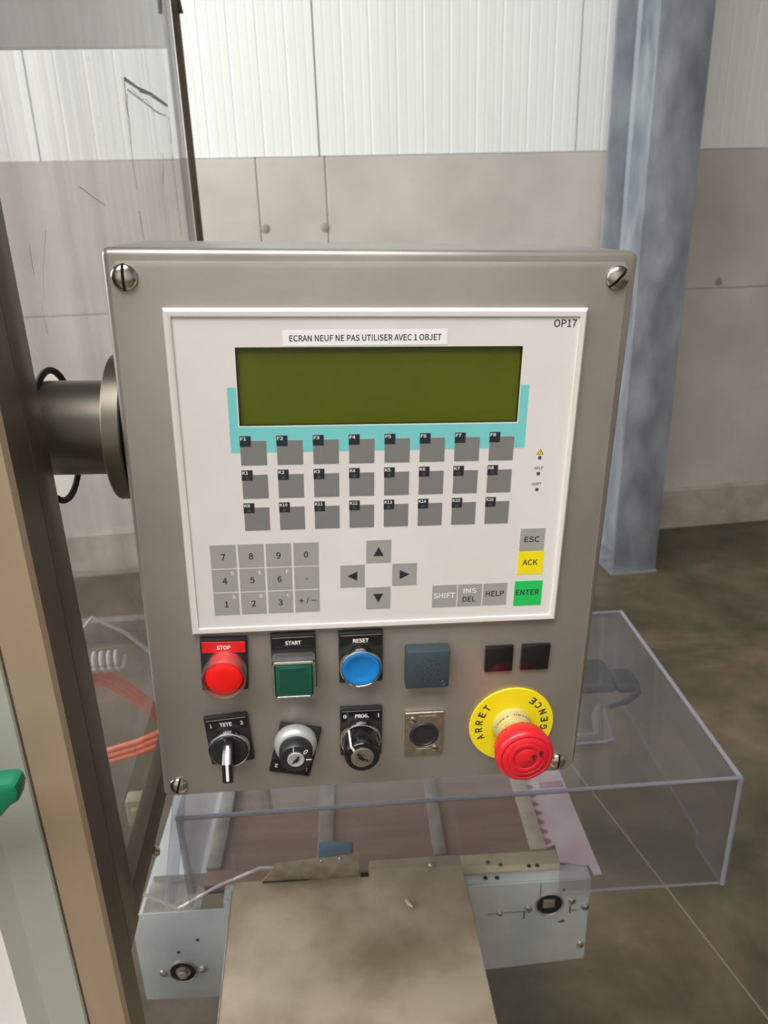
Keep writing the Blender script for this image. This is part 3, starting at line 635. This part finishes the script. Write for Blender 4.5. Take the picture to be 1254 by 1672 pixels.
b = D(M['black'], M['dark'], M['buzzer']); b.lathe([(10.1, -2.2), (9.4, -2.9), (8.4, -2.9), (7.8, -2.0), (7.6, -0.3), (0.0001, -0.3)], (cx, 0, cz), n=40, ms=[0, 0, 0, 1, 1])
for dx, dz in ((-3.2, 2.2), (3.2, 2.2), (-2.6, -3.2), (2.6, -3.2), (0, -4.6)): b.lathe([(0.0001, -0.9), (0.8, -0.9), (1.2, -0.4), (1.2, -0.2)], (cx + dx, 0, cz + dz), n=12, m=2)
b.box(cx - 1.3, cx + 1.3, -2.7, -0.3, cz + 6.6, cz + 9.2, m=0); b.done('socket_insert', o, 'black insert with pin holes')
for (x, z, a) in ((145.5, -279.8, 0.8), (161.4, -304.6, 0.3)):
    b = D(M['screw'], M['dark']); b.lathe([(0.0001, -3.3), (1.6, -3.2), (2.4, -2.8), (2.6, -2.3)], (0, 0, 0), n=20); b.box(-2.2, 2.2, -3.42, -3.1, -0.25, 0.25, m=1); b.move(Matrix.Translation((x, 0, z)) @ Matrix.Rotation(a, 4, 'Y')); b.done('screw', o)
for q in ((149.6, 161.8, -280.8, -276.8), (148.2, 158.4, -308.2, -304.6)):
    b = D(M['nickel']); b.box(q[0], q[1], -2.6, -2.35, q[2], q[3], bev=0.1, seg=1); b.done('embossed_strip', o)
# two blank caps
for i, (x0, x1, z0, z1, a) in enumerate(((193.9, 213.3, -243.3, -223.5, 0.6), (219.2, 239.0, -243.2, -223.4, -0.8))):
    b = D(M['blackgloss']); b.box(x0, x1, -2.6, 0.05, z0, z1, bev=0.3, rot=Matrix.Rotation(math.radians(-a), 3, 'Y')); b.done('blank_cap', cp, 'glossy black square blanking cap')
# emergency stop
ex, ez = 216.7, -289.3
b = D(M['estopyellow']); b.lathe([(13, 0.05), (30.3, 0.05), (30.7, -0.3), (30.7, -1.0), (30.3, -1.4), (13, -1.4)], (ex, 0, ez), n=72)
o = b.done('emergency_stop', cp, 'emergency stop with yellow disc reading ARRET D\'URGENCE', smooth=40)
for word, angs, sg in (('ARRET', (203, 187, 172, 156, 141), -1), ("URGENCE", (-46, -27, -8, 8, 24, 40, 54), 1)):
    b = D(M['ink'])
    for ch, a in zip(word, angs):
        r_ = math.radians(a); b.text(ch, ex + 24.0 * math.cos(r_), ez + 24.0 * math.sin(r_), -1.46, 5.4, rot=r_ + sg * PI / 2, wd=3.9, off=0.012)
    b.done('disc_lettering', o, smooth=0)
b = D(M['collarclear'], M['collar']); b.lathe([(14.3, -1.4), (14.3, -3.5), (13.8, -4.5), (13.0, -9), (12.4, -9.5), (12.0, -15), (11.6, -16), (11.2, -22), (11, -27)], (ex, 0, ez), n=48, ms=[0, 0, 1, 0, 1, 0, 1, 1])
b.done('collar', o, 'yellowish clear collar', smooth=50)
b = D(M['ink'])
def cyl_text(txt, r, y, a0, h, da):
    for i, ch in enumerate(txt):
        if ch == ' ': continue
        a = a0 - da * i
        fr = lambda U, W, a=a: (ex + r * math.cos(a - U / r), y - W, ez + r * math.sin(a - U / r))
        b.text(ch, 0, 0, 0, h, frame=fr, wd=2.0)
cyl_text('ARRET URGENCE', 13.35, -6.9, math.radians(165), 3.2, 0.22); cyl_text('ARRET URGENCE', 12.1, -12.4, math.radians(160), 3.2, 0.24); cyl_text('ARRET URGENCE', 11.5, -19, math.radians(155), 3.4, 0.25)
b.done('collar_lettering', o, smooth=0)
b = D(M['estopred']); b.lathe([(9.5, -20), (14.5, -21), (17.6, -23), (18.8, -27), (19.7, -32), (19.9, -35), (19.2, -37.2), (17.5, -38.3), (16.6, -38.3), (16.2, -37.9), (15.8, -38.3), (12.8, -38.9), (12.4, -38.5), (12.0, -38.9), (8.2, -39.2), (7.8, -38.8), (7.4, -39.1), (0.0001, -39.2)], (ex, 0, ez + 1.0), n=72)
b.done('mushroom_head', o, 'red mushroom head', smooth=50)
b = D(M['estopred'])
for i in range(44):
    a = 2 * PI * i / 44
    if i % 11 < 7:
        q = B([M['estopred']]); q.box(-0.28, 0.28, -29, -24.5, 17.2, 18.75); q.move(Matrix.Rotation(a, 4, 'Y')); q.move(Matrix.Translation((ex, 0, ez + 1.0)))
        me = bpy.data.meshes.new('t'); q.bm.to_mesh(me); q.bm.free(); b.bm.from_mesh(me); bpy.data.meshes.remove(me)
b.done('grip_ribs', o, kind='stuff')
b = D(M['ink'])
def star_arrow(cx_, cz_, s_):
    b.prism([(cx_ + s_ * p[0], cz_ + s_ * p[1]) for p in ((0, 2), (1.6, 0.6), (0.6, 0.6), (0.9, -1.6), (-0.5, -1.9), (-0.4, 0.4), (-1.4, 0.2))], -39.4, -39.15)
star_arrow(ex + 5.0, ez + 2.0, 1.2); star_arrow(ex + 9.6, ez + 4.4, 1.2)
b.done('wear_mark', o, smooth=0)
ribs = None
# mounting arm
ar = thing('mounting_arm', 'satin steel tube with round flange holding the control box', 'mounting arm', LM, (-0.043, 0.05, -0.08))
B(M['tube']).lathe([(0.0298, 0), (0.0298, -0.24)], (-0.043, 0.05, -0.080), axis='x', n=64).done('tube', ar)
b = B(M['tube']); b.lathe([(0.012, 0.0108), (0.0452, 0.0108), (0.046, 0.010), (0.046, 0.0008), (0.0452, 0), (0.0296, 0)], (-0.0430, 0.05, -0.080), axis='x', n=72)
b.done('flange', ar)
single(B(M['rubber']).tube([(-0.082, 0.02, 1.5115), (-0.088, 0.03, 1.520), (-0.10, 0.05, 1.522)], 0.0025), 'thin_cable', 'thin black cable looping above the mounting tube', 'cable', FN, (-0.088, 0.03, 1.515)) if False else None

# ------------------------------------------------------------------ conveyor
cv = thing('conveyor', 'flat conveyor end with brown bed under the clear cover', 'conveyor', FM, (0, 0.9, 0))
b = B([M['galv'], M['dark']]); b.prism([(-0.315, 0.632), (-0.315, 0.768), (-0.308, 0.786), (-0.195, 0.786), (-0.195, 0.800), (0.2815, 0.800), (0.281, 0.6585), (0.152, 0.648), (-0.212, 0.630)], 0.7366, 0.7386, bev=0.0004)  # left end is the plate's mirror image in the cover, built solid
b.done('end_plate', cv, 'pale galvanised end plate with grease marks')
B(M['galv']).box(-0.195, 0.2815, 0.7388, 0.762, 0.7985, 0.8002).done('top_flange', cv)
b = B(M['belt']); b.box(-0.2245, 0.218, 0.7625, 1.30, 0.797, 0.8005); b.done('belt_bed', cv, 'brown board surface')
B(M['rail']).box(-0.300, -0.2255, 0.7388, 1.30, 0.7845, 0.7860).done('side_deck', cv)
B(M['cream']).box(0.060, 0.247, 0.7545, 0.785, 0.8003, 0.8035, bev=0.0006).done('cream_strip', cv, 'cream plastic strip with screw heads')
for x0, x1, mm in ((-0.0765, -0.0550, 'rail'), (0.0815, 0.0990, 'rail'), (0.214, 0.236, 'railcream'), (-0.225, -0.205, 'rail')):
    B(M[mm]).box(x0, x1, 0.787, 1.30, 0.8006, 0.8055, bev=0.0008).done('guide_rail', cv)
# milky toothed strip
b = B(M['fringe']); pts = [(0.297, 0.741), (0.294, 0.95), (0.294, 1.3), (0.246, 1.3)]
y = 0.93
while y > 0.80:
    pts += [(0.246, y), (0.246, y - 0.006), (0.236, y - 0.008), (0.236, y - 0.014)]; y -= 0.018
pts += [(0.249, 0.795), (0.247, 0.765), (0.285, 0.757), (0.287, 0.741)]
b.prism(pts, 0.8006, 0.8030, axis='z'); b.done('toothed_strip', cv, 'milky white strip with toothed edge and pink stains')
B(M['pinkmark']).box(0.2375, 0.2545, 0.800, 0.96, 0.7985, 0.8004).box(0.256, 0.292, 0.905, 0.918, 0.8031, 0.8036).done('pink_stain', cv)
for x, y in ((0.152, 0.770), (0.168, 0.765), (0.205, 0.760), (0.216, 0.760), (0.145, 0.748), (0.16, 0.747)):
    B(M['dark']).lathe([(0.0001, 0.002), (0.002, 0.0018), (0.003, 0)], (x, y, 0.8036 if y > 0.755 else 0.8003), axis='z', n=10).done('screw', cv)
def bearing(cx_, cz_, bolt, side):
    b = B([M['dark'], M['nickel'], M['rubber']])
    b.lathe([(0.0185, 0.002), (0.0190, -0.0006), (0.0178, -0.0012), (0.0165, 0.0), (0.0160, 0.003)], (cx_, 0.7362, cz_), n=32, m=1)
    b.lathe([(0.0001, 0.0), (0.0175, 0.0), (0.0175, 0.0006)], (cx_, 0.7360, cz_), n=32, m=2)  # flat dark disc painted for the shaded depth of the opening
    if bolt: b.lathe([(0.0001, -0.006), (0.006, -0.006), (0.007, -0.005), (0.007, 0.001)], (cx_, 0.7360, cz_), n=6, m=1); b.lathe([(0.007, 0.0), (0.0095, 0.0), (0.0095, 0.001)], (cx_, 0.7358, cz_), n=24, m=1)
    else: b.box(cx_ - 0.009, cx_ + 0.007, 0.7340, 0.7362, cz_ - 0.004, cz_ + 0.010, m=1, bev=0.001)  # grey block stands in for the highlight at the centre
    b.done('bearing', cv, 'round bearing opening with dark centre')
bearing(-0.2600, 0.6805, True, 0); bearing(0.2286, 0.7605, False, 0)  # left half of the first bearing repeats its mirror image
def pscrew(x, z, r=0.0055):
    b = B([M['screw'], M['dark']]); b.lathe([(0.0001, -0.0032), (r * 0.5, -0.003), (r * 0.9, -0.0018), (r, 0.0)], (0, 0, 0), n=20); b.box(-r * 0.8, r * 0.8, -0.0034, -0.0026, -0.0004, 0.0004, m=1)
    b.move(Matrix.Translation((x, 0.7366, z)) @ Matrix.Rotation(random.random() * 3, 4, 'Y')); b.done('screw', cv)
for x, z in ((-0.2335, 0.6830), (-0.2865, 0.6800), (0.2005, 0.7545), (0.2585, 0.7640), (0.2765, 0.7525), (0.2745, 0.6845)): pscrew(x, z)  # second screw is the first one's reflection, built solid
pscrew(0.163, 0.7500, 0.004)
for x, z in ((-0.235, 0.736), (-0.262, 0.716), (0.247, 0.783), (0.248, 0.729)):
    b = B(M['dark']); b.lathe([(0.0001, -0.0003), (0.0022, -0.0003), (0.0024, 0.0001)], (x, 0.7365, z), n=10); b.done('hole', cv)
for x in (-0.14, 0.05):
    for y in (0.82, 1.24): B(M['galv']).box(x, x + 0.05, y, y + 0.05, 0, 0.797).done('leg', cv)
B(M['galv']).box(-0.304, -0.300, 0.7388, 1.30, 0.68, 0.786).done('side_plate', cv)
B(M['galv']).box(0.2775, 0.2815, 0.7388, 1.30, 0.66, 0.800).done('side_plate', cv)
B(M['galv']).box(-0.296, 0.2775, 0.787, 1.30, 0.760, 0.797).done('bed_frame', cv)

for x0, x1, z0, z1 in ((0.158, 0.200, 0.7500, 0.7506), (0.146, 0.158, 0.7492, 0.7498), (0.2155, 0.2163, 0.775, 0.797), (0.1945, 0.1965, 0.738, 0.750), (0.2560, 0.2576, 0.743, 0.755), (0.2590, 0.2660, 0.7475, 0.7485), (0.2420, 0.2500, 0.7275, 0.7295)):
    B(M['tandark']).box(x0, x1, 0.7360, 0.7367, z0, z1).done('grease_mark', cv)
# clear cover
co = thing('clear_cover', 'transparent plastic box cover over the conveyor end', 'cover', FM, (0.106, 0.93, 0.80))
TH = 0.004
def panel4(name, pts, nrm, mm='cover', label=None):
    b = B([M[mm]]); a = [Vector(p) for p in pts]; n_ = Vector(nrm) * TH
    v1 = [b.bm.verts.new(p) for p in a]; v2 = [b.bm.verts.new(p + n_) for p in a]
    fs = [b.bm.faces.new(v1), b.bm.faces.new(v2[::-1])]
    for i in range(len(a)):
        j = (i + 1) % len(a); f = b.bm.faces.new((v1[i], v2[i], v2[j], v1[j])); fs.append(f)
    if mm == 'cover':
        b.mats.append(M['coveredge'])
        for f in fs[2:]:
            if f.calc_center_median().z > 0.9 or f.calc_center_median().x > 0.3: f.material_index = 1
    bmesh.ops.recalc_face_normals(b.bm, faces=fs); return b.done(name, co, label, smooth=0)
xl, xr, yf, yb, zt = -0.2320, 0.4470, 0.7165, 1.1405, 0.9678
zl = 0.9550
panel4('top_panel', [(xl, yf, zl), (xr, yf, zt), (xr, yb, zt), (xl, yb, zl)], (0, 0, -1))
panel4('front_panel', [(xl, yf, zl), (xr, yf, zt), (0.4455, yf, 0.800), (0.240, yf, 0.800), (0.236, yf, 0.796), (0.232, yf, 0.850), (-0.17, yf, 0.868), (-0.18, yf, 0.84), (xl, yf, 0.835)], (0, 1, 0))
panel4('right_panel', [(xr, yf, zt), (xr, yb, zt), (xr, yb, 0.814), (xr, 0.79, 0.812), (xr, 0.79, 0.792), (xr, yf, 0.800)], (-1, 0, 0))
panel4('left_panel', [(xl, yf, zl), (xl, yb, zl), (xl, yb, 0.81), (xl, yf, 0.815)], (1, 0, 0))
b = B(M['coveredge'])
b.tube([(xl, yf, zl), (xr, yf, zt)], 0.0026, n=8); b.tube([(xr, yf, zt), (0.4455, yf, 0.800)], 0.0032, n=8); b.tube([(xr, yf, zt), (xr, yb, zt)], 0.0026, n=8); b.tube([(xl, yb, zl), (xr, yb, zt)], 0.002, n=8)
b.done('bent_edge', co, 'bluish rounded bent edge')
b = B(M['clearbar'])
b.tube([(-0.222, 0.7165, 1.0), (-0.2290, 0.7165, 0.955), (-0.2545, 0.7165, 0.829)], 0.0075, n=12); b.tube([(-0.2290, 0.7165, 0.955), (-0.2240, 0.7165, 0.832)], 0.0035, n=12)
b.done('corner_bar', co, 'clear bent corner strips')
# clear handle on the cover; dark shape added beneath for a reflection
single(B([M['cover'], M['coveredge']]).prism([(0.20, 0.792), (0.306, 0.795), (0.317, 0.799), (0.320, 0.810), (0.329, 0.872), (0.318, 0.872), (0.303, 0.846), (0.296, 0.812), (0.20, 0.808)], 0.9680, 0.9730, axis='z', bev=0.0008).tube([(0.20, 0.7905, 0.9705), (0.306, 0.7935, 0.9705), (0.318, 0.798, 0.9705)], 0.0018, m=1, n=8),
       'plastic_bracket', 'small clear plastic bracket lying on the cover right of the control box', 'bracket', FM, (0.27, 0.82, 0.968))
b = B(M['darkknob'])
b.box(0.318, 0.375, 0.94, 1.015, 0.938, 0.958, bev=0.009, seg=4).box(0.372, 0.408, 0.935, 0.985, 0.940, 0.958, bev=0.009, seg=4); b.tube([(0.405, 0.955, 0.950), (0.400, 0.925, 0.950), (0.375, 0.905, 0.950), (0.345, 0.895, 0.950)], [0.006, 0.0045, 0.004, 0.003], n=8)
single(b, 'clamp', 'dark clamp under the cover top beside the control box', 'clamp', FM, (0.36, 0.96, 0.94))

# stainless tray plate in front
tp = thing('steel_tray', 'worn tan stainless plate in front of the conveyor', 'tray', FM, (-0.03, 0.6, 0.80))
b = B(M['plate']); b.prism([(-0.1815, 0.7465), (-0.0082, 0.7440), (-0.0060, 0.7690), (0.1138, 0.7705), (0.1215, 0.5410), (0.126, 0.36), (-0.163, 0.36), (-0.1712, 0.5615)], 0.8180, 0.8200, axis='z', bev=0.0004); b.done('plate', tp, smooth=30)
B(M['bracket']).prism([(-0.1812, 0.7340), (-0.1712, 0.5615), (-0.163, 0.36), (-0.1645, 0.36), (-0.1727, 0.5615), (-0.1827, 0.7340)], 0.775, 0.8203, axis='z').done('side_flange', tp)
B(M['plate']).prism([(0.1150, 0.7340), (0.1207, 0.5410), (0.1252, 0.36), (0.1262, 0.36), (0.1217, 0.5410), (0.1160, 0.7340)], 0.801, 0.818, axis='z').done('side_flange', tp)
for x, y in ((-0.15, 0.40), (0.09, 0.40)): B(M['galv']).box(x, x + 0.03, y, y + 0.03, 0, 0.818).done('leg', tp)
b = B([M['nickel'], M['dark']]); b.lathe([(0.0001, 0.002), (0.003, 0.0018), (0.0045, 0.0)], (0.0756, 0.757, 0.820), axis='z', n=16); b.box(0.0716, 0.0796, 0.7566, 0.7574, 0.8219, 0.8223, m=1); b.done('screw', tp)
B(M['bracket']).tube([(0.0395, 0.700, 0.8235), (0.042, 0.694, 0.8235), (0.045, 0.690, 0.8225)], [0.0035, 0.0028, 0.001], n=8).done('metal_chip', tp)
B(M['dark']).box(-0.0180, -0.0072, 0.7425, 0.7500, 0.8165, 0.8202).done('gap_edge', tp)
# sensor bracket
sb = thing('sensor_bracket', 'thin upright steel bracket with slanted left end on the tray edge', 'bracket', FM, (-0.08, 0.745, 0.82))
b = B(M['bracket']); b.prism([(-0.1440, 0.8203), (-0.1240, 0.8480), (-0.0190, 0.8585), (-0.0195, 0.8203)], 0.7440, 0.7455, bev=0.0003)
b.done('upright_plate', sb)
for x, z in ((-0.066, 0.8485), (-0.0425, 0.851)):
    B(M['screw']).lathe([(0.0001, -0.0015), (0.002, -0.0013), (0.0026, 0)], (x, 0.7440, z), n=12).done('screw', sb)
B(M['dark']).box(-0.1440, -0.085, 0.7425, 0.7440, 0.8200, 0.8204).done('bottom_edge', sb)
single(B([M['sensorblue'], M['darkknob']]).box(-0.0700, -0.0280, 0.7456, 0.7600, 0.8480, 0.8645, bev=0.0015).box(-0.0280, -0.0255, 0.7460, 0.7600, 0.8480, 0.8635, m=1), 'sensor', 'small blue sensor block fixed behind the steel bracket', 'sensor', FM, (-0.049, 0.752, 0.848))
single(B(M['cablewhite']).tube([(-0.128, 0.7485, 0.838), (-0.146, 0.750, 0.838), (-0.166, 0.748, 0.830), (-0.199, 0.745, 0.818), (-0.225, 0.740, 0.807), (-0.246, 0.7355, 0.797), (-0.2526, 0.735, 0.7945), (-0.259, 0.7355, 0.798), (-0.2924, 0.736, 0.820), (-0.315, 0.736, 0.835)], 0.0019, n=8), 'sensor_cable', 'white sensor cable dipping to the left of the steel bracket', 'cable', FM, (-0.2, 0.735, 0.790))  # rise left of the dip is the cable's reflection, built solid
